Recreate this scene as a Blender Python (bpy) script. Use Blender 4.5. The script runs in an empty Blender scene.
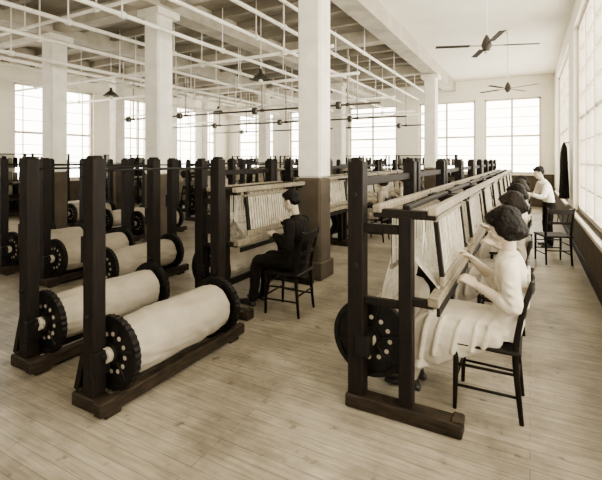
import bpy, bmesh, math, random
from mathutils import Vector, Matrix, noise
random.seed(4)
scene = bpy.context.scene
COL = scene.collection

# ------------------------------------------------------------------ materials
def mat(name, c1, c2=None, rough=0.6, scale=8.0, bump=0.0, stretch=(1,1,1), emit=None, metal=0.0, spec=0.5):
    m = bpy.data.materials.new(name); m.use_nodes = True
    nt = m.node_tree; b = nt.nodes["Principled BSDF"]
    b.inputs["Roughness"].default_value = rough
    b.inputs["Metallic"].default_value = metal
    b.inputs["Specular IOR Level"].default_value = spec
    c2 = c2 or tuple(x*0.8 for x in c1)
    tc = nt.nodes.new("ShaderNodeTexCoord"); mp = nt.nodes.new("ShaderNodeMapping")
    mp.inputs["Scale"].default_value = stretch
    nz = nt.nodes.new("ShaderNodeTexNoise"); nz.inputs["Scale"].default_value = scale
    nz.inputs["Detail"].default_value = 5
    rp = nt.nodes.new("ShaderNodeValToRGB")
    rp.color_ramp.elements[0].color = (*c2, 1); rp.color_ramp.elements[0].position = .3
    rp.color_ramp.elements[1].color = (*c1, 1); rp.color_ramp.elements[1].position = .7
    L = nt.links.new
    L(tc.outputs["Object"], mp.inputs["Vector"]); L(mp.outputs["Vector"], nz.inputs["Vector"])
    L(nz.outputs["Fac"], rp.inputs["Fac"]); L(rp.outputs["Color"], b.inputs["Base Color"])
    if bump:
        bp = nt.nodes.new("ShaderNodeBump"); bp.inputs["Strength"].default_value = bump
        bp.inputs["Distance"].default_value = 0.01
        L(nz.outputs["Fac"], bp.inputs["Height"]); L(bp.outputs["Normal"], b.inputs["Normal"])
    if emit:
        b.inputs["Emission Color"].default_value = (*emit[0], 1)
        b.inputs["Emission Strength"].default_value = emit[1]
    return m

M = {}
M['wood']   = mat('dark_stained_wood', (.0075,.0045,.0025), (.002,.0013,.0007), .6, 6, .3, (6,6,1), spec=.12)
M['foot']   = mat('worn_foot_wood', (.028,.019,.011), (.006,.004,.002), .7, 9, .3, (1,1,6), spec=.12)
M['iron']   = mat('cast_iron', (.004,.0028,.0017), (.002,.0013,.0008), .5, 20, .2, spec=.15)
M['steel']  = mat('worn_steel', (.60,.54,.42), (.33,.29,.21), .35, 30, .1, metal=.3)
M['cloth']  = mat('warp_cloth', (.36,.315,.236), (.26,.225,.165), .7, 4, .25, (1,1,1), spec=.3)
M['thread'] = mat('light_thread', (.80,.74,.60), (.5,.45,.34), .8, 12, spec=.2)
M['palewood'] = mat('pale_wood', (.24,.20,.135), (.09,.07,.045), .55, 8, .2, (1,5,1), spec=.2)
M['wall']   = mat('painted_wall', (.84,.80,.69), (.78,.74,.63), .8, 3)
M['dado']   = mat('dado_paint', (.075,.058,.040), (.045,.035,.024), .85, 4, spec=.15)
M['ceil']   = mat('ceiling_paint_shaded', (.24,.21,.155), (.165,.142,.103), .85, 2)  # tan boards, with shade away from the windows put into the colour
M['plaster']= mat('ceiling_plaster_lit', (.78,.74,.63), (.70,.66,.56), .85, 2)  # plaster of the window bay, its brightness from daylight put into the colour
M['beam']   = mat('beam_paint', (.44,.395,.31), (.27,.24,.185), .8, 3)
M['colp']   = mat('column_paint', (.84,.80,.69), (.66,.62,.52), .6, 4)
M['pipe']   = mat('pipe_paint', (.88,.84,.74), (.7,.66,.55), .5, 6)
M['frame']  = mat('window_frame_paint', (.62,.56,.45), (.5,.45,.35), .5, 6)
M['pane']   = mat('bright_window_glass', (.9,.87,.77), (.85,.81,.71), .4, 3, emit=((1,.94,.80), 14.0))
M['skin']   = mat('skin', (.46,.38,.28), (.40,.325,.235), .6, 15, spec=.3)
M['lip']    = mat('lips', (.20,.13,.09), None, .5)
M['eye']    = mat('eye_white', (.6,.55,.45), None, .3)
M['iris']   = mat('iris', (.02,.015,.01), None, .3)
M['hair']   = mat('dark_hair', (.005,.0035,.002), (.0018,.0012,.0008), .6, 40, .4, (1,6,1), spec=.1)
M['hair2']  = mat('brown_hair', (.016,.011,.007), (.006,.0045,.003), .6, 40, .4, spec=.1)
M['dress']  = mat('pale_dress', (.56,.50,.39), (.42,.37,.285), .9, 7, .4, spec=.15)
M['blouse'] = mat('grey_blouse', (.26,.22,.165), (.17,.145,.105), .85, 9, .3)
M['stock']  = mat('stockings', (.40,.345,.265), (.32,.27,.20), .7, 9)
M['dark']   = mat('dark_suit', (.006,.0042,.0028), (.0025,.0018,.0012), .85, 12, .3, spec=.1)
M['shirt']  = mat('white_shirt', (.78,.73,.62), (.66,.61,.51), .8, 9, .3)
M['shoe']   = mat('shoe_leather', (.008,.0055,.0035), (.004,.003,.002), .45, 10)
M['yarn']   = mat('yarn_bobbins', (.25,.215,.155), (.05,.04,.028), .8, 3)

def floor_mat():
    m = bpy.data.materials.new('floor_boards'); m.use_nodes = True
    nt = m.node_tree; b = nt.nodes["Principled BSDF"]; L = nt.links.new
    tc = nt.nodes.new("ShaderNodeTexCoord")
    br = nt.nodes.new("ShaderNodeTexBrick")
    br.inputs["Scale"].default_value = 1; br.inputs["Brick Width"].default_value = 3.2
    br.inputs["Row Height"].default_value = .085; br.inputs["Mortar Size"].default_value = .0022
    br.inputs["Mortar Smooth"].default_value = .3
    br.inputs["Color1"].default_value = (.275,.242,.183,1); br.inputs["Color2"].default_value = (.222,.193,.143,1)
    br.inputs["Mortar"].default_value = (.09,.074,.051,1)
    n1 = nt.nodes.new("ShaderNodeTexNoise"); n1.inputs["Scale"].default_value = 1.1; n1.inputs["Detail"].default_value = 9
    n1.inputs["Roughness"].default_value = .68
    n2 = nt.nodes.new("ShaderNodeTexNoise"); n2.inputs["Scale"].default_value = 6; n2.inputs["Detail"].default_value = 6
    n3 = nt.nodes.new("ShaderNodeTexNoise"); n3.inputs["Scale"].default_value = 9; n3.inputs["Detail"].default_value = 3
    mp = nt.nodes.new("ShaderNodeMapping"); mp.inputs["Scale"].default_value = (.6,7,1)
    L(tc.outputs["Object"], br.inputs["Vector"]); L(tc.outputs["Object"], n1.inputs["Vector"]); L(tc.outputs["Object"], n3.inputs["Vector"])
    L(tc.outputs["Object"], mp.inputs["Vector"]); L(mp.outputs["Vector"], n2.inputs["Vector"])
    def ramp(n,p0,c0,p1,c1):
        r=nt.nodes.new("ShaderNodeValToRGB")
        r.color_ramp.elements[0].position=p0; r.color_ramp.elements[0].color=(*c0,1)
        r.color_ramp.elements[1].position=p1; r.color_ramp.elements[1].color=(*c1,1)
        L(n.outputs["Fac"], r.inputs["Fac"]); return r.outputs["Color"]
    def mul(a,c):
        x = nt.nodes.new("ShaderNodeMixRGB"); x.blend_type='MULTIPLY'; x.inputs[0].default_value=1
        L(a,x.inputs[1]); L(c,x.inputs[2]); return x.outputs[0]
    c = mul(br.outputs["Color"], ramp(n1,.38,(.52,.49,.44),.60,(1.2,1.19,1.17)))
    c = mul(c, ramp(n2,.3,(.66,.64,.61),.7,(1.15,1.15,1.15)))
    c = mul(c, ramp(n3,.27,(.45,.42,.38),.36,(1,1,1)))
    L(c, b.inputs["Base Color"])
    b.inputs["Roughness"].default_value = .5
    b.inputs["Specular IOR Level"].default_value = .4
    bp = nt.nodes.new("ShaderNodeBump"); bp.inputs["Strength"].default_value=.3; bp.inputs["Distance"].default_value=.01
    L(n2.outputs["Fac"], bp.inputs["Height"]); L(bp.outputs["Normal"], b.inputs["Normal"])
    return m
M['floor'] = floor_mat()

# ------------------------------------------------------------------ mesh builder
class MB:
    def __init__(self): self.bm = bmesh.new(); self.mats = []
    def mi(self, k):
        if k not in self.mats: self.mats.append(k)
        return self.mats.index(k)
    def box(self, c, s, m, rot=None, bev=.006):
        mtx = Matrix.Translation(Vector(c))
        if rot is not None: mtx = mtx @ rot
        mtx = mtx @ Matrix.Diagonal((s[0], s[1], s[2], 1))
        vs = bmesh.ops.create_cube(self.bm, size=1, matrix=mtx)['verts']
        fs = set(f for v in vs for f in v.link_faces); i = self.mi(m)
        for f in fs: f.material_index = i
        if bev:
            es = list(set(e for v in vs for e in v.link_edges))
            bmesh.ops.bevel(self.bm, geom=es, offset=bev, segments=1, affect='EDGES', material=-1)
    def beam(self, p0, p1, w, h, m, bev=.004, up=(0,0,1)):
        p0, p1 = Vector(p0), Vector(p1); d = p1-p0; z = d.normalized()
        u = Vector(up)
        if abs(z.dot(u)) > .95: u = Vector((0,1,0))
        x = u.cross(z).normalized(); y = z.cross(x)
        rot = Matrix((x, y, z)).transposed().to_4x4()
        self.box((p0+p1)/2, (w, h, d.length), m, rot, bev)
    def rings(self, rings, m, cap=True, smooth=True, close=False):
        i = self.mi(m); vr = [[self.bm.verts.new(p) for p in r] for r in rings]
        n = len(rings[0]); k = len(vr)
        for a in range(k if close else k-1):
            A, B = vr[a], vr[(a+1) % k]
            for j in range(n):
                f = self.bm.faces.new((A[j], A[(j+1)%n], B[(j+1)%n], B[j])); f.material_index=i; f.smooth=smooth
        if cap and not close:
            f = self.bm.faces.new(vr[0][::-1]); f.material_index=i
            f = self.bm.faces.new(vr[-1]); f.material_index=i
    def cyl(self, p0, p1, r0, r1=None, m='iron', seg=16):
        r1 = r0 if r1 is None else r1
        self.chain([(p0, r0), (p1, r1)], m, seg=seg, sub=1, rnd=False)
    def chain(self, pts, m, seg=16, sub=4, side=None, rnd=True, pleat=0, npl=9):
        P = [(Vector(p[0]), p[1], p[2] if len(p) > 2 else p[1]) for p in pts]
        S = []
        def cr(a,b,c,d,t): return .5*((2*b)+(c-a)*t+(2*a-5*b+4*c-d)*t*t+(3*b-a-3*c+d)*t**3)
        for k in range(len(P)-1):
            a = P[max(k-1,0)]; b = P[k]; c = P[k+1]; d = P[min(k+2,len(P)-1)]
            for s in range(sub):
                t = s/sub
                S.append((cr(a[0],b[0],c[0],d[0],t) if sub>1 else b[0], b[1]+(c[1]-b[1])*t, b[2]+(c[2]-b[2])*t))
        S.append(P[-1])
        tang = [(S[min(k+1,len(S)-1)][0]-S[max(k-1,0)][0]).normalized() for k in range(len(S))]
        if side is None:
            t = tang[0]; sv = Vector((0,0,1)).cross(t)
            if sv.length < .1: sv = Vector((0,1,0)).cross(t)
            sv.normalize()
        else: sv = Vector(side)
        out = []
        if rnd:
            for a in (80,55,28):
                q = math.radians(a); S0 = S[0]
                out.append((S0[0]-tang[0]*S0[2]*math.sin(q)*.8, S0[1]*math.cos(q), S0[2]*math.cos(q), tang[0]))
        out += [(S[k][0],S[k][1],S[k][2],tang[k]) for k in range(len(S))]
        if rnd:
            for a in (28,55,80):
                q = math.radians(a); S0 = S[-1]
                out.append((S0[0]+tang[-1]*S0[2]*math.sin(q)*.8, S0[1]*math.cos(q), S0[2]*math.cos(q), tang[-1]))
        R = []
        for (p,ra,rb,t) in out:
            x = (sv - t*sv.dot(t)).normalized(); y = t.cross(x)
            ring=[]
            for j in range(seg):
                q = 2*math.pi*j/seg; f = 1+pleat*math.sin(npl*q)
                ring.append(p + x*ra*f*math.cos(q) + y*rb*f*math.sin(q))
            R.append(ring)
            if side is None: sv = x
        self.rings(R, m)
    def ell(self, c, r, m, mtx=None, seg=20):
        T = Matrix.Translation(Vector(c)) @ Matrix.Diagonal((r[0],r[1],r[2],1))
        if mtx is not None: T = mtx @ T
        vs = bmesh.ops.create_uvsphere(self.bm, u_segments=seg, v_segments=seg//2+2, radius=1, matrix=T)['verts']
        i = self.mi(m)
        for f in set(f for v in vs for f in v.link_faces): f.material_index=i; f.smooth=True
    def annulus(self, c, ri, ro, th, m, seg=40, teeth=0):
        c = Vector(c); R=[]
        for j in range(seg):
            q=2*math.pi*j/seg; e=Vector((math.cos(q),0,math.sin(q)))
            o = ro*(1+ (teeth if j%2 else 0))
            R.append([c+e*ri+Vector((0,-th/2,0)), c+e*o+Vector((0,-th/2,0)), c+e*o+Vector((0,th/2,0)), c+e*ri+Vector((0,th/2,0))])
        self.rings(R, m, smooth=False, close=True)
    def mesh(self, name):
        bmesh.ops.recalc_face_normals(self.bm, faces=self.bm.faces)
        me = bpy.data.meshes.new(name); self.bm.to_mesh(me); self.bm.free()
        for k in self.mats: me.materials.append(M[k])
        return me

def put(name, me, loc=(0,0,0), rz=0, parent=None):
    o = bpy.data.objects.new(name, me); COL.objects.link(o); o.location = loc; o.rotation_euler[2] = rz
    if parent: o.parent = parent
    return o

def bake(me, voxel, smooth=4, disp=None):
    o = bpy.data.objects.new('tmp', me); COL.objects.link(o)
    md = o.modifiers.new('r','REMESH'); md.mode='VOXEL'; md.voxel_size=voxel; md.use_smooth_shade=True
    if smooth:
        s = o.modifiers.new('s','SMOOTH'); s.iterations=smooth; s.factor=.5
    if disp:
        tx = bpy.data.textures.new('fold','CLOUDS'); tx.noise_scale=disp[1]
        d = o.modifiers.new('d','DISPLACE'); d.texture=tx; d.strength=disp[0]; d.texture_coords='LOCAL'; d.mid_level=.5
    dg = bpy.context.evaluated_depsgraph_get(); dg.update()
    n = bpy.data.meshes.new_from_object(o.evaluated_get(dg))
    n.materials.clear()
    for k in me.materials: n.materials.append(k)
    for p in n.polygons: p.use_smooth=True; p.material_index=0
    bpy.data.objects.remove(o)
    return n

# ------------------------------------------------------------------ room shell
XR, XL, YB, YF, ZC = .75, -13.5, 17.0, -4.0, 4.65
T = .3
def boxobj(name, lo, hi, m, bev=0):
    b = MB(); c=[(lo[i]+hi[i])/2 for i in range(3)]; s=[hi[i]-lo[i] for i in range(3)]
    b.box((0,0,0), s, m, bev=bev); return put(name, b.mesh(name), c)
b = MB(); b.box(((XL+XR)/2,(YB+YF)/2,-.05),(XR-XL+2*T,YB-YF+2*T,.1),'floor',bev=0); put('floor', b.mesh('floor'))
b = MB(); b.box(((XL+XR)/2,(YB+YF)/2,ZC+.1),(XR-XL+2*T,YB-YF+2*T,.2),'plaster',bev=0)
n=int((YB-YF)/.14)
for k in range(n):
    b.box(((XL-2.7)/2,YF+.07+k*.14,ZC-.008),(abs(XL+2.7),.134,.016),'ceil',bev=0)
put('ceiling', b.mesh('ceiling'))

wn = [0]
def wall(side, wins, sill, head, cols=3, rows=4):
    along_y = side in ('right','left')
    a0,a1 = (YF,YB) if along_y else (XL-T,XR+T)
    if side=='right': base, out = XR, 1
    if side=='left': base, out = XL, -1
    if side=='back': base, out = YB, 1
    if side=='front': base, out = YF, -1
    def pt(a, off, z): 
        v = base+out*off
        return (v,a,z) if along_y else (a,v,z)
    def addbox(bb, aa, ab, o0, o1, z0, z1, m, bev=0):
        p,q = pt(aa,o0,z0), pt(ab,o1,z1)
        bb.box([(p[i]+q[i])/2 for i in range(3)], [abs(p[i]-q[i]) for i in range(3)], m, bev=bev)
    w = MB()
    addbox(w,a0,a1,0,T,0,sill,'dado'); addbox(w,a0,a1,0,T,head,ZC,'wall')
    edges=[a0]+[e for x in wins for e in x]+[a1]
    for k in range(0,len(edges),2): addbox(w,edges[k],edges[k+1],0,T,sill,head,'wall')
    put('wall_'+side, w.mesh('wall_'+side))
    for (s,e) in wins:
        wn[0]+=1; f = MB(); fw=.07
        addbox(f,s,e,.18,.20,sill,head,'pane')
        for aa in (s,e-fw): addbox(f,aa,aa+fw,.08,.18,sill,head,'frame')
        for z in (sill,head-fw): addbox(f,s,e,.08,.18,z,z+fw,'frame')
        n = max(1,round((e-s)/1.1))
        for k in range(1,n): 
            x=s+(e-s)*k/n; addbox(f,x-.035,x+.035,.09,.18,sill,head,'frame')
        for k in range(n*2):
            x=s+(e-s)*(k+.5)/(n*2)
            if side!='back': addbox(f,x-.01,x+.01,.13,.18,sill,head,'frame')
        for k in range(1,rows*2):
            z=sill+(head-sill)*k/(rows*2); t=.035 if k==rows else .01
            addbox(f,s,e,.12,.18,z-t,z+t,'frame')
        addbox(f,s-.05,e+.05,-.06,.08,sill-.05,sill,'frame',bev=.004)
        put('window_%d'%wn[0], f.mesh('window'))
wall('right', [(-.2,4.3),(5.4,9.8),(11.0,15.6)], .68, 4.25)
wall('back', [(x,x+2.1) for x in (-12.9,-9.9,-6.9,-3.9)]+[(-1.5,.35)], 1.15, 3.9)
wall('left', [(y,y+2.6) for y in (.3,3.6,6.9,10.2,13.5)], 1.0, 4.0)
wall('front', [(x,x+2.4) for x in (-4.4,)], 1.0, 4.2)  # unseen window, added as fill light from behind the camera
b = MB()
for k in range(160):
    y=YF+.1+k*.13
    if y<YB-.1: b.box((XR-.012,y,.33),(.024,.118,.62),'dado',bev=.005)
b.box((XR-.02,(YB+YF)/2,.07),(.04,YB-YF-.05,.14),'wood',bev=.004)
put('baseboard_right', b.mesh('bb'))
boxobj('baseboard_back',(XL,YB-.03,0),(XR-.05,YB,.16),'dado')
boxobj('baseboard_left',(XL,YF,0),(XL+.03,YB-.03,.16),'dado')

k=0
for x in (-2.7,-5.8,-8.9,-12.0):
    k+=1; boxobj('trim_%d'%k,(x-.2,YF,ZC-.36),(x+.2,YB,ZC),'beam')
for y in (1.35,5.35,9.35,13.4):
    k+=1; boxobj('trim_%d'%k,(XL,y-.15,ZC-.30),(-2.9,y+.15,ZC-.017),'beam')
y=-3
while y<YB-.3:
    if min(abs(y-q) for q in (1.35,5.35,9.35,13.4))>.4:
        k+=1; boxobj('trim_%d'%k,(XL,y-.05,ZC-.18),(-2.9,y+.05,ZC-.017),'ceil')
    y+=.8
b = MB(); w=.36
b.box((0,0,.7),(w,w,1.4),'dado',bev=.03); b.box((0,0,.12),(w+.06,w+.06,.24),'dado',bev=.01)
b.box((0,0,2.85),(w-.004,w-.004,2.9),'colp',bev=.03)
b.box((0,0,4.22),(w+.16,w+.16,.12),'colp',bev=.01)
colm = b.mesh('support_column')
for (x,y) in [(-2.7,5.35),(-5.8,5.35),(-8.9,5.35),(-12,5.35),(-2.7,13.4),(-5.8,13.4),(-8.9,13.4),(-12,13.4),(-12,9.3),(-8.9,-1.5),(-12,1.3)]:
    put('support_column', colm, (x,y,0))
def pipe(p0,p1,r=.035):
    b=MB(); p0,p1=Vector(p0),Vector(p1); b.cyl(p0,p1,r,m='pipe',seg=10); n=int((p1-p0).length/2.4)+1
    for j in range(n):
        p=p0+(p1-p0)*((j+.5)/n); b.cyl(p+Vector((0,0,0)),(p.x,p.y,ZC-.017),.012,m='pipe',seg=6)
        b.cyl(p-(p1-p0).normalized()*.04,p+(p1-p0).normalized()*.04,r*1.5,m='pipe',seg=10)
    put('ceiling_pipe', b.mesh('pipe'))
for (x,z) in [(-3.9,4.05),(-4.5,3.95),(-5.3,3.8),(-6.6,3.9),(-7.4,3.75),(-8.3,3.6),(-10.3,3.8),(-11.1,3.6)]:
    pipe((x,YF+.1,z),(x,YB-.1,z), .035)
for (y,z) in [(4.4,4.1),(6.9,3.7),(8.2,3.45),(10.8,3.3),(13.0,3.15),(14.4,3.2)]:
    pipe((XL+.1,y,z),(-3.1,y,z), .03)
pipe((-3.2,YF+.2,4.0),(-3.2,YB-.2,4.0),.03)
M['fanb']=mat('fan_blade', (.045,.037,.026),(.03,.025,.018),.6,8,spec=.2)
def shaft(y,z,xs):
    b=MB(); b.cyl((XL+.4,y,z),(-3.2,y,z),.028,m='fanb',seg=10)
    for x in xs:
        b.cyl((x-.05,y,z),(x+.05,y,z),.10,m='fanb',seg=24); b.cyl((x-.07,y,z),(x+.07,y,z),.04,m='steel',seg=14)
        b.beam((x+.25,y,z),(x+.25,y,ZC-.02),.04,.04,'beam')
        b.box((x+.25,y,z),(.08,.10,.08),'fanb')
    put('line_shaft', b.mesh('shaft'))
shaft(9.9,3.05,(-4.3,-6.9,-9.8,-12.2)); shaft(12.4,2.95,(-5.0,-7.6,-10.5)); shaft(15.2,2.9,(-4.2,-6.4,-8.1,-11.3))
def fan_mesh():
    b=MB(); z=3.3
    b.cyl((0,0,z+.1),(0,0,ZC),.010,m='pipe',seg=8); b.cyl((0,0,ZC-.08),(0,0,ZC),.03,.07,m='pipe')
    b.chain([((0,0,z+.14),.02),((0,0,z+.07),.055),((0,0,z),.075),((0,0,z-.05),.05)],'fanb',seg=20,sub=2)
    b.chain([((0,0,z-.05),.03),((0,0,z-.10),.025)],'steel',seg=12,sub=1)
    for k in range(4):
        q=k*math.pi/2+.35; d=Vector((math.cos(q),math.sin(q),0)); 
        b.beam(d*.07+Vector((0,0,z)),d*.26+Vector((0,0,z)),.025,.010,'fanb')
        r=Matrix.Rotation(q,4,'Z')@Matrix.Rotation(.1,4,'X')
        b.box(d*.47+Vector((0,0,z)),(.48,.09,.008),'foot',r,.002)
    return b.mesh('ceiling_fan')
fm=fan_mesh()
for i,(x,y) in enumerate([(-.55,6.6),(-.45,10.8)]):
    put('ceiling_fan', fm, (x,y,0), i*.7)
b=MB(); z=3.3
b.cyl((0,0,z+.1),(0,0,ZC),.009,m='pipe',seg=6)
b.chain([((0,0,z+.20),.03),((0,0,z+.12),.04),((0,0,z+.08),.09),((0,0,z-.02),.20)],'fanb',seg=24,sub=3,rnd=False)
b.ell((0,0,z-.05),(.045,.045,.06),'thread')
PL=b.mesh('pendant_lamp')
for (x,y) in [(-4.8,7.1),(-9.4,7.1),(-9.4,11.3),(-7.3,2.6)]: put('pendant_lamp', PL, (x,y,0))

# ------------------------------------------------------------------ warp beam (roll) with flanges
def add_roll(b, x, z, y0, y1, r=.19, fr=.26, teeth=.0, seed=0):
    R=[]; n=90; seg=96
    for i in range(n+1):
        t=i/n; y=y0+.05+(y1-y0-.10)*t; ring=[]
        for j in range(seg):
            q=2*math.pi*j/seg
            w=noise.noise(Vector((math.cos(q)*1.2+seed, y*3, math.sin(q)*1.2)))*.010
            # soft drag wrinkles running diagonally round the beam
            u=q*1.6+y*5.0+seed+1.5*noise.noise(Vector((math.cos(q)+seed, y*2.5, math.sin(q))))
            a=max(0,noise.noise(Vector((math.cos(q)*1.5-seed, y*3+7, math.sin(q)*1.5)))+.15)
            w+=.010*a*math.sin(u*5)
            w-=.010*abs(noise.noise(Vector((math.cos(q)*3+seed+y*2, y*5, math.sin(q)*3))))
            s=(q+seed+y*.9)%(2*math.pi)          # edge of the wrapped cloth
            w+=.007*(1-s/(2*math.pi))
            rr=(r+w)*(1-.06*math.exp(-((t)*14)**2)-.06*math.exp(-((1-t)*14)**2))
            ring.append(Vector((x+rr*math.cos(q), y, z+rr*math.sin(q))))
        R.append(ring)
    b.rings(R,'cloth')
    b.cyl((x,y0-.10,z),(x,y1+.10,z),.03,m='iron')
    for y,s in ((y0,-1),(y1,1)):
        b.annulus((x,y,z),fr*.88,fr,.045,'iron',seg=72,teeth=teeth)
        b.annulus((x,y,z),.028,fr*.9,.018,'iron',seg=40)
        b.annulus((x,y,z),.028,.075,.07,'iron',seg=24)
        b.annulus((x,y+s*.045,z),.024,.05,.05,'steel',seg=20)
        for k in range(6):
            q=2*math.pi*k/6+.2; e=Vector((math.cos(q),0,math.sin(q))); c=Vector((x,y,z))
            b.beam(c+e*.06,c+e*fr*.9,.02,.036,'iron',up=(0,1,0))
        for k in range(12):
            q=2*math.pi*(k+.5)/12+.2; e=Vector((math.cos(q),0,math.sin(q)))
            c=Vector((x,y,z))+e*fr*.52
            b.cyl(c,c+Vector((0,s*.012,0)),.015,m='cloth',seg=12)
def stand_mesh(seed, r=.19):
    b=MB(); L=1.26
    for y in (0,L):
        b.box((0,y,.83+.05),(.105,.10,1.56),'wood')
        b.box((0,y,1.665),(.085,.08,.03),'wood',bev=.012)
        b.box((.02,y,.045),(.36,.12,.09),'foot',bev=.008)
        b.box((.055,y,.31),(.05,.12,.16),'iron')
        b.box((-.075,y,1.05),(.05,.07,.18),'iron')
        b.beam((-.06,y,.42),(-.16,y,.09),.05,.06,'wood')
        b.cyl((0,y-.07,.62),(0,y+.07,.62),.016,m='iron',seg=8)
        b.cyl((0,y-.06,1.35),(0,y+.06,1.35),.014,m='iron',seg=8)
    b.box((.17,L/2+.02,.075),(.07,L+.25,.09),'foot',bev=.008)
    b.box((-.12,L/2+.02,.065),(.05,L+.1,.09),'foot',bev=.008)
    b.box((.06,L/2,.03),(.05,L-.1,.05),'foot',bev=.006)
    b.cyl((0,0,1.58),(0,L,1.58),.010,m='iron',seg=8)
    add_roll(b,.065,.345,.095,L-.095,r=r,fr=.245,teeth=.03,seed=seed)
    return b.mesh('warp_beam_stand')
SM=[stand_mesh(1.3,.200), stand_mesh(5.1,.19), stand_mesh(9.7,.185)]
for i,(x,y) in enumerate([(-2.55,1.80),(-3.50,1.90),(-4.62,3.25),(-5.62,3.25),(-6.75,3.3),(-7.8,3.35),(-4.6,5.9),(-7.2,5.9),(-8.2,5.9),(-9.8,3.4),(-10.8,3.4),(-9.9,6.2),(-10.9,6.2),(-5.6,8.9),(-6.6,8.9)]):
    put('warp_beam_stand', SM[i%3], (x,y,0))

# ------------------------------------------------------------------ loom
def loom_mesh(seed):
    b=MB(); L=1.4
    for y in (0,L):
        b.box((0,y,.09+.775),(.108,.10,1.55),'wood'); b.box((0,y,1.65),(.08,.075,.04),'wood',bev=.012)
        b.box((.33,y,.09+.60),(.085,.085,1.20),'wood')
        b.box((.30,y,.045),(.74,.12,.09),'foot',bev=.01)
        b.box((.64,y,.085),(.07,.10,.05),'foot',bev=.01)
        b.box((.165,y,.72),(.24,.04,.05),'wood')
        b.box((.32,y,1.305),(.40,.07,.055),'wood')
        b.box((.165,y,1.20),(.24,.04,.06),'wood')
        b.box((.42,y,.755),(.16,.05,.05),'wood')
        b.box((.05,y,.43),(.10,.13,.14),'iron')
        b.cyl((0,y-.07,1.42),(0,y+.07,1.42),.015,m='iron',seg=8)
        b.cyl((-.0,y-.065,.95),(-.0,y+.065,.95),.02,m='iron',seg=10)
    for x,m in ((.15,'palewood'),(.50,'palewood')): b.box((x,L/2,1.335),(.055,L+.12,.05),m)
    b.box((.33,L/2,1.345),(.05,L+.02,.03),'wood')
    b.box((0,L/2,1.50),(.03,L,.06),'wood'); b.box((0,L/2,.17),(.05,L,.08),'wood')
    b.box((.50,L/2,.775),(.07,L+.06,.06),'palewood')
    for hx,z0,z1,y0,y1 in ((.20,.93,1.28,.10,L-.1),(.27,.93,1.28,.10,L-.1)):
        b.box((hx,L/2,z1),(.02,y1-y0,.03),'palewood',bev=.003); b.box((hx,L/2,z0),(.02,y1-y0,.03),'palewood',bev=.003)
        n=70
        for k in range(n):
            y=y0+.02+(y1-y0-.04)*k/(n-1)+random.uniform(-.005,.005)
            b.beam((hx,y,z0),(hx,y+random.uniform(-.010,.010),z1),.004,.004,'thread' if k%6 else 'dark',bev=0)
    r0,r1=(.52,.86),(.47,1.31)
    b.beam((r0[0],.18,r0[1]),(r1[0],.18,r1[1]),.03,.045,'wood'); b.beam((r0[0],L-.15,r0[1]),(r1[0],L-.15,r1[1]),.03,.045,'wood')
    b.box((r0[0],L/2,r0[1]),(.035,L-.3,.06),'palewood'); b.box((r1[0]+.006,L/2,1.26),(.03,L-.3,.03),'palewood')
    for k in range(84):
        y=.21+(L-.40)*k/83
        b.beam((r0[0],y,r0[1]),(r1[0]+.005,y+random.uniform(-.01,.01),1.26),.0045,.004,'dark' if k%4==0 else 'thread',bev=0)
    for k in range(30):
        y=.10+k*.035+random.uniform(-.01,.01); z=random.uniform(.86,1.05)
        b.chain([((.40+random.uniform(-.01,.01),y,1.29),.003),((.41,y+random.uniform(-.02,.02),1.16),.003),((.40+random.uniform(-.02,.02),y,z),.002)],'thread',seg=5,sub=2,rnd=False)
    path=[(.10,.60),(.13,.78),(.20,1.05),(.27,1.06),(.50,.81)]
    for a,c in zip(path[:-1],path[1:]):
        n=60
        for k in range(n):
            y=.16+(L-.32)*k/(n-1)
            b.beam((a[0],y,a[1]),(c[0],y,c[1]),.005,.003,'thread',bev=0)
    b.beam((.52,.02,.70),(.52,L-.02,.70),.02,.05,'wood')
    add_roll(b,.06,.44,.09,L-.09,r=.165,fr=.265,seed=seed)
    return b.mesh('hand_loom')
LM=[loom_mesh(2.2), loom_mesh(6.6)]
loomsR=[(-1.02,2.67+1.58*i) for i in range(8)]
loomsM=[(-3.2,3.56),(-3.55,6.1),(-3.55,7.7),(-3.55,9.3),(-3.55,10.9),(-4.9,13.9),(-3.3,13.9)]
loomsL=[(-6.6,11.2),(-6.6,13.9),(-9.9,8.6),(-9.9,10.4),(-8.2,8.6),(-5.0,11.5),(-8.2,11.4),(-8.2,14),(-10.2,13.9),(-11.4,11.4),(-12.2,14),(-10.2,12.2)]
for i,(x,y) in enumerate(loomsR+loomsM+loomsL): put('hand_loom', LM[i%2], (x,y,0))

def rack():
    b=MB(); W=2.2; H=1.85
    for x in (0,W/2,W):
        for y in (0,.4): b.box((x,y,H/2),(.06,.06,H),'wood')
    for z in (.25,.65,1.05,1.45,1.82):
        b.box((W/2,.2,z),(W,.44,.03),'wood')
        if z<1.7:
            for k in range(14):
                x=.11+k*(W-.22)/13; h=random.uniform(.20,.30)
                if abs(x-W/2)>.06: b.chain([((x,.18,z+.015),.065),((x,.18,z+.015+h*.9),.062),((x,.18,z+.015+h),.04)],'yarn' if random.random()<.5 else 'dark',seg=8,sub=1,rnd=False)
    return b.mesh('yarn_rack')
RK=rack()
for (x,y,r) in [(-12.6,16.2,0),(-9.9,16.2,0),(-7.2,16.2,0),(-4.6,16.2,0),(-12.9,9.8,math.pi/2),(-12.9,6.0,math.pi/2)]:
    put('yarn_rack', RK, (x,y,0), r)

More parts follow.
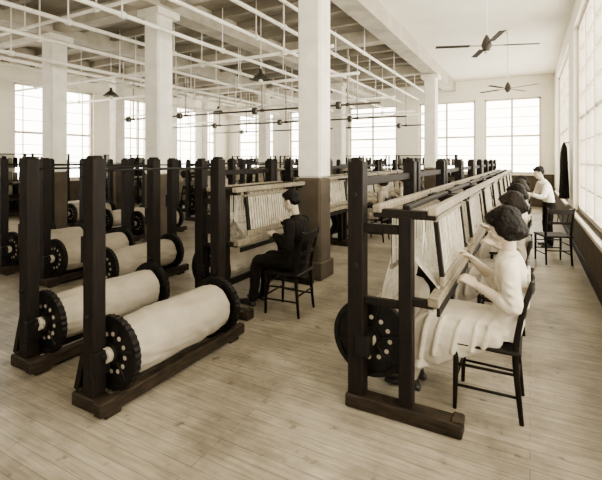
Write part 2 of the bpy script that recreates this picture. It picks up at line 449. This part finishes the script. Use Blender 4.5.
# ------------------------------------------------------------------ chair
def chair_mesh():
    b=MB(); y=.195
    for s in (-1,1):
        b.chain([((-.185,s*y,.44),.019),((-.19,s*y,.2),.017),((-.195,s*y,0),.013)],'wood',seg=10,sub=2,rnd=False)
        b.chain([((.20,s*(y-.005),0),.014),((.175,s*(y-.01),.25),.018),((.165,s*(y-.01),.45),.020),((.20,s*(y-.005),.68),.018),((.26,s*y,.90),.015)],'wood',seg=10,sub=3,rnd=False)
        b.cyl((-.19,s*y,.16),(.18,s*(y-.01),.16),.010,m='wood',seg=8); b.cyl((-.188,s*y,.30),(.172,s*(y-.01),.30),.010,m='wood',seg=8)
    for z in (.20,.33): b.cyl((-.19,-y,z),(-.19,y,z),.010,m='wood',seg=8)
    b.cyl((.178,-y,.22),(.178,y,.22),.010,m='wood',seg=8)
    b.box((-.01,0,.44),(.42,.44,.028),'wood',bev=.011)
    for z,x,h in ((.845,.243,.075),(.66,.196,.04)):
        for k in range(8):
            a=-y+2*y*k/8; c=-y+2*y*(k+1)/8; f=lambda q: x+.025*(1-(q/y)**2)
            b.beam((f(a),a,z),(f(c),c,z),.014,h,'wood',bev=.002)
    for k in range(4):
        q=-.11+.22*k/3; b.cyl((.212,q,.67),(.262,q,.83),.006,m='wood',seg=8)
    return b.mesh('wooden_chair')
CM=chair_mesh()

# ------------------------------------------------------------------ people
def add_hand(b, wrist, d, n, side, curl=1.0, m='skin'):
    w=Vector(wrist); d=Vector(d).normalized(); n=Vector(n); n=(n-d*n.dot(d)).normalized(); s=d.cross(n).normalized()*side
    b.chain([(w-d*.02,.024,.019),(w+d*.03,.036,.015),(w+d*.075,.040,.014),(w+d*.088,.036,.012)],m,seg=14,sub=3,side=s)
    Ls=(.068,.078,.073,.056)
    for i in range(4):
        off=(1.5-i)*.0205
        p=w+d*(.085-abs(i-1.2)*.004)+s*off; dirv=(d+s*off*3).normalized(); pts=[(p-dirv*.015,.0095)]
        pts.append((p,.0093)); ang=0
        for seg,(fr,a) in enumerate(((.42,28),(.32,38),(.26,26))):
            ang+=math.radians(a*curl); v=dirv*math.cos(ang)+n*math.sin(ang)
            p=p+v*Ls[i]*fr; pts.append((p,.0086-.0007*seg))
        b.chain(pts,m,seg=10,sub=2)
    t=w+d*.028+s*.028; v1=(d*.55+s*.75+n*.35).normalized(); v2=(d*.85+s*.25+n*.45).normalized()
    b.chain([(t-v1*.012,.014),(t+v1*.03,.0115),(t+v1*.03+v2*.028,.010),(t+v1*.03+v2*.05,.0085)],m,seg=10,sub=2)

def head_parts(Mx, hairk, style):
    h=MB()
    E=lambda c,r: h.ell(c,r,'skin',Mx)
    E((.012,0,.035),(.092,.073,.082)); E((-.032,0,-.015),(.056,.060,.080)); E((-.022,0,-.058),(.055,.054,.042))
    E((-.060,0,-.088),(.026,.028,.022)); E((-.080,0,.022),(.012,.042,.010))
    h.chain([(Mx@Vector((-.086,0,.008)),.008),(Mx@Vector((-.104,0,-.022)),.011),(Mx@Vector((-.100,0,-.032)),.012)],'skin',seg=10,sub=2)
    for s in (-1,1):
        E((.004,s*.074,-.012),(.017,.009,.030)); E((-.062,s*.036,-.028),(.020,.020,.018)); E((-.096,s*.010,-.034),(.009,.008,.007))
    E((-.086,0,-.056),(.010,.022,.006)); E((-.083,0,-.068),(.010,.019,.007))
    hm=bake(h.mesh('h'),.0038,3)
    f=MB()
    for s in (-1,1):
        f.ell((-.0795,s*.030,.000),(.010,.014,.008),'eye',Mx,12); f.ell((-.0875,s*.030,-.001),(.0035,.006,.006),'iris',Mx,10)
        f.chain([(Mx@Vector((-.090,s*.016,.020)),.0028),(Mx@Vector((-.091,s*.032,.024)),.003),(Mx@Vector((-.084,s*.048,.019)),.002)],'hair',seg=6,sub=2)
    f.ell((-.0915,0,-.0565),(.006,.019,.0035),'lip',Mx,12); f.ell((-.089,0,-.0655),(.006,.016,.0045),'lip',Mx,12)
    fm_=f.mesh('face')
    q=MB(); H=lambda c,r: q.ell(c,r,hairk,Mx)
    if style=='bob':
        H((.032,0,.050),(.104,.100,.094)); H((.062,0,-.020),(.078,.096,.086)); H((.085,0,-.055),(.058,.076,.048))
        for s in (-1,1):
            H((.014,s*.072,.005),(.056,.030,.068)); H((.028,s*.064,-.050),(.044,.030,.042)); H((-.042,s*.052,.068),(.036,.032,.030))
        H((-.030,0,.095),(.058,.066,.034))
    else:
        H((.024,0,.052),(.096,.085,.080)); H((.052,0,.0),(.058,.074,.058)); H((-.04,0,.085),(.048,.058,.030))
    qm=bake(q.mesh('q'),.006,2,(.018,.025))
    return hm,fm_,qm

def seated(name, kind):
    parts=[]
    wom=kind.startswith('woman')
    hx=.03 if wom else 0
    Hc=Vector((-.062+hx,0,1.195)); Mx=Matrix.Translation(Hc)@Matrix.Rotation(-.10 if kind=='woman' else -.05,4,'Z')@Matrix.Rotation(-.38,4,'Y')
    hairk='hair' if kind!='woman_b' else 'hair2'
    hm,fmm,qm=head_parts(Mx,hairk,'bob' if wom else 'short')
    parts+=[('head',hm),('face_features',fmm),('hair',qm)]
    arms=[((.005,-.170,.975),(.035,-.220,.735),(-.19,-.135,.825),(-.8,.25,.35),-1),
          ((.005,.170,.975),(-.08,.215,.765),(-.24,.125,.935),(-.8,-.2,.55),1)]
    topm={'woman':'dress','woman_b':'blouse','man':'dark'}[kind]
    k=.98 if wom else 1.04
    t=MB()
    t.chain([((-.03,0,.50),.178,.105),((-.01,0,.60),.165*k,.108),((.018,0,.73),.130*k,.096*k),((.014,0,.87),.155*k,.108*k),((.004,0,.965),.165*k,.092*k),((-.004,0,1.02),.105*k,.068)],topm,seg=32,sub=4,side=(0,1,0),rnd=False)
    t.chain([((-.000,0,1.01),.085,.06),((-.012,0,1.05),.058,.056)],topm,seg=20,sub=2,side=(0,1,0),rnd=False)
    for sh,el,wr,hd,s in arms:
        sh,el,wr=Vector(sh),Vector(el),Vector(wr)
        t.ell(sh,(.062,.052,.055),topm)
        if wom:
            t.chain([(sh,.062),(sh.lerp(el,.5),.058),(el,.054),(el.lerp(wr,.30),.050)],topm,seg=16,sub=4)
            for q in range(3):
                c=sh.lerp(el,.4+.22*q); t.chain([(c+Vector((-.05,s*.02,.03)),.008),(c+Vector((0,s*.058,0)),.012),(c+Vector((.05,s*.02,-.03)),.008)],topm,seg=8,sub=3)
        else: t.chain([(sh,.062),(sh.lerp(el,.5),.056),(el,.050),(el.lerp(wr,.5),.044),(wr,.036)],topm,seg=16,sub=4)
        a=MB(); a.chain([(el,.042),(el.lerp(wr,.35),.040),(el.lerp(wr,.8),.029),(wr,.023)],'skin',seg=16,sub=4)
        add_hand(a,wr,hd,(-.3,-.45*s,-.7),s*1,1.0)
        parts.append(('arm_near' if s<0 else 'arm_far', bake(a.mesh('a'),.0036,2)))
    if wom:
        R=random.Random(7)
        t.chain([((.0,0,.545),.175,.088),((-.10,0,.550),.185,.092),((-.28,0,.556),.188,.088),((-.43,0,.552),.18,.084),((-.525,0,.49),.18,.075),((-.555,0,.38),.19,.080),((-.565,0,.22),.215,.105)],topm,seg=54,sub=5,side=(0,1,0),rnd=False,pleat=.03,npl=9)
        t.chain([((-.08,-.160,.50),.045,.07),((-.25,-.165,.465),.045,.11),((-.47,-.160,.41),.045,.17)],topm,seg=20,sub=4,side=(0,1,0))
        for q in range(5):
            x=-.09-.09*q+R.uniform(-.025,.025); lo=.45-.036*q; sl=R.uniform(.03,.11)
            t.chain([((x+.06,-.06,.632),.010),((x,-.172,.588),.013),((x-sl*.5,-.204,.52),.015),((x-sl,-.209,lo-.01),.016)],topm,seg=8,sub=4)
        for q in range(5):
            y=-.16+.075*q+R.uniform(-.015,.015)
            t.chain([((-.48,y,.614),.010),((-.590,y*1.02,.52),.013),((-.632,y*1.08,.36),.018),((-.660,y*1.16,.21),.021)],topm,seg=8,sub=4)
        for q in range(3):
            y=-.10+.10*q; t.chain([((.118,y*1.1,.93),.010),((.120,y*.9,.80),.012),((.110,y*.7,.70),.012)],topm,seg=8,sub=3)
            t.chain([((.05-.06*q,-.142,.90),.010),((.02-.03*q,-.140,.80),.012),((.02-.02*q,-.126,.71),.011)],topm,seg=8,sub=3)
        parts.append(('dress', bake(t.mesh('t'),.0070,4,(.010,.05))))
    else:
        parts.append(('jacket', bake(t.mesh('t'),.0075,4,(.02,.07))))
        u=MB()
        u.ell((-.02,0,.53),(.12,.165,.08),'dark')
        for s in (-1,1):
            u.chain([((-.01,s*.085,.535),.080),((-.22,s*.10,.535),.077),((-.40,s*.11,.53),.066),((-.455,s*.11,.47),.062),((-.47,s*.11,.30),.058),((-.50,s*.11,.09),.052)],'dark',seg=18,sub=4)
        parts.append(('trousers', bake(u.mesh('u'),.0075,3,(.02,.08))))
    l=MB()
    l.chain([((-.004,0,1.0),.050),((-.012+hx*.5,0,1.06),.043),((-.030+hx,0,1.13),.045)],'skin',seg=16,sub=3)
    parts.append(('neck', bake(l.mesh('n'),.006,2)))
    fx=-.09 if wom else 0
    if wom:
        l=MB()
        for s in (-1,1):
            l.chain([((-.50,s*.085,.48),.055),((-.55,s*.085,.36),.055),((-.585,s*.085,.2),.040),((-.615,s*.085,.09),.031),((-.64,s*.085,.05),.034)],'stock',seg=16,sub=4)
        parts.append(('legs', bake(l.mesh('l'),.006,2)))
    f=MB()
    for s in (-1,1):
        y=s*(.085 if wom else .11); x=-.52+fx
        f.chain([((x+.01,y,.045),.033,.038),((x-.07,y,.042),.040,.036),((x-.14,y,.032),.043,.026),((x-.20,y,.025),.032,.020)],'shoe',seg=16,sub=3,side=(0,1,0))
        f.box((x+.02,y,.02),(.06,.055,.04),'shoe',bev=.008)
        f.chain([((x,y,.05),.038),((x,y,.08 if wom else .11),.036)],'shoe',seg=14,sub=2,rnd=False)
    parts.append(('shoes',bake(f.mesh('f'),.005,2)))
    return parts

def place(name, parts, loc, rz=0, sc=1):
    e=bpy.data.objects.new(name,None); COL.objects.link(e); e.location=loc; e.rotation_euler[2]=rz; e.scale=(sc,)*3
    e.empty_display_size=.2
    for n,me in parts: put(n,me,parent=e)
    return e
W=seated('w','woman'); WB=seated('wb','woman_b'); MN=seated('m','man')
place('weaver_woman',W,(-.125,3.13,0)); put('wooden_chair',CM,(-.245,3.14,0))
place('weaver_man',MN,(-2.25,4.02,0)); put('wooden_chair',CM,(-2.32,4.0,0), .05)
for i,(x,y,P,n) in enumerate([(-.13,4.65,WB,'weaver_woman'),(-.13,6.2,W,'weaver_woman'),(-.13,7.75,WB,'weaver_woman'),(-.13,9.4,W,'weaver_woman'),(-2.65,8.35,WB,'weaver_woman'),(-2.65,10.0,W,'weaver_woman'),(-2.65,11.5,MN,'weaver_man'),(-5.7,12.0,W,'weaver_woman'),(-9.0,9.3,WB,'weaver_woman'),(-9.0,11.1,W,'weaver_woman'),(-7.3,9.3,W,'weaver_woman')]):
    place(n,P,(x,y,0),random.uniform(-.08,.08)); put('wooden_chair',CM,(x-.12,y,0))

def standing():
    parts=[]; Mx=Matrix.Translation((-.17,0,1.50))@Matrix.Rotation(-.4,4,'Y')
    hm,fmm,qm=head_parts(Mx,'hair','short'); parts+=[('head',hm),('face_features',fmm),('hair',qm)]
    n=MB(); n.chain([((-.10,0,1.30),.055),((-.15,0,1.44),.05)],'skin',seg=14,sub=2); parts.append(('neck',bake(n.mesh('n'),.007,2)))
    t=MB(); t.chain([((.02,0,.90),.15,.105),((.0,0,1.02),.14,.10),((-.05,0,1.16),.165,.115),((-.09,0,1.27),.17,.095),((-.12,0,1.34),.10,.07)],'shirt',seg=28,sub=4,side=(0,1,0),rnd=False)
    for s in (-1,1):
        sh,el,wr=Vector((-.09,s*.18,1.27)),Vector((-.17,s*.24,1.03)),Vector((-.38,s*.17,1.05))
        t.chain([(sh,.062),(el,.050),(el.lerp(wr,.7),.042)],'shirt',seg=14,sub=4)
        a=MB(); a.chain([(el,.035),(wr,.025)],'skin',seg=12,sub=2); add_hand(a,wr,(-1,-s*.2,-.1),(0,-s*.3,-1),s)
        parts.append(('arm',bake(a.mesh('a'),.004,2)))
    parts.append(('shirt',bake(t.mesh('t'),.008,3,(.02,.08))))
    u=MB(); u.ell((.02,0,.88),(.115,.155,.10),'dark')
    for s in (-1,1): u.chain([((.02,s*.08,.86),.088),((-.01,s*.09,.5),.066),((.02,s*.10,.08),.055)],'dark',seg=16,sub=5)
    parts.append(('trousers',bake(u.mesh('u'),.008,3,(.02,.08))))
    f=MB()
    for s in (-1,1): f.chain([((.04,s*.10,.045),.035,.036),((-.05,s*.10,.04),.042,.034),((-.15,s*.10,.028),.036,.022)],'shoe',seg=14,sub=3,side=(0,1,0))
    parts.append(('shoes',bake(f.mesh('f'),.006,2)))
    return parts
ST=standing()
place('factory_foreman',ST,(.30,9.3,0),.3,.94)
place('factory_foreman',ST,(-5.1,10.2,0),2.4)
put('wooden_chair',CM,(.33,7.9,0),-1.2)

b=MB()
b.chain([((0,0,2.0),.02,.03),((0,0,1.93),.045,.10),((0,0,1.84),.06,.17),((0,0,1.5),.07,.15),((0,0,1.1),.085,.17),((0,0,.85),.095,.20)],'dark',seg=40,sub=4,side=(1,0,0),rnd=False,pleat=.08,npl=7)
for s in (-1,1): b.chain([((-.01,s*.16,1.82),.05),((-.02,s*.20,1.55),.045),((-.02,s*.20,1.28),.042)],'dark',seg=14,sub=3)
b.cyl((-.02,0,2.01),(.10,0,2.01),.012,m='iron',seg=8)
put('hanging_coat', b.mesh('coat'), (XR-.125,10.35,0))

# ------------------------------------------------------------------ world, camera
w=bpy.data.worlds.new('w'); scene.world=w; w.use_nodes=True
bg=w.node_tree.nodes['Background']; bg.inputs[0].default_value=(1,.94,.80,1); bg.inputs[1].default_value=1.0
cam=bpy.data.cameras.new('cam'); co=bpy.data.objects.new('camera',cam); COL.objects.link(co)
co.location=(0,0,1.65); co.rotation_euler=(math.pi/2,0,math.atan(229/420))
cam.sensor_width=36; cam.lens=36*420/602; cam.shift_y=-80/602; cam.clip_start=.05; cam.clip_end=100
scene.camera=co
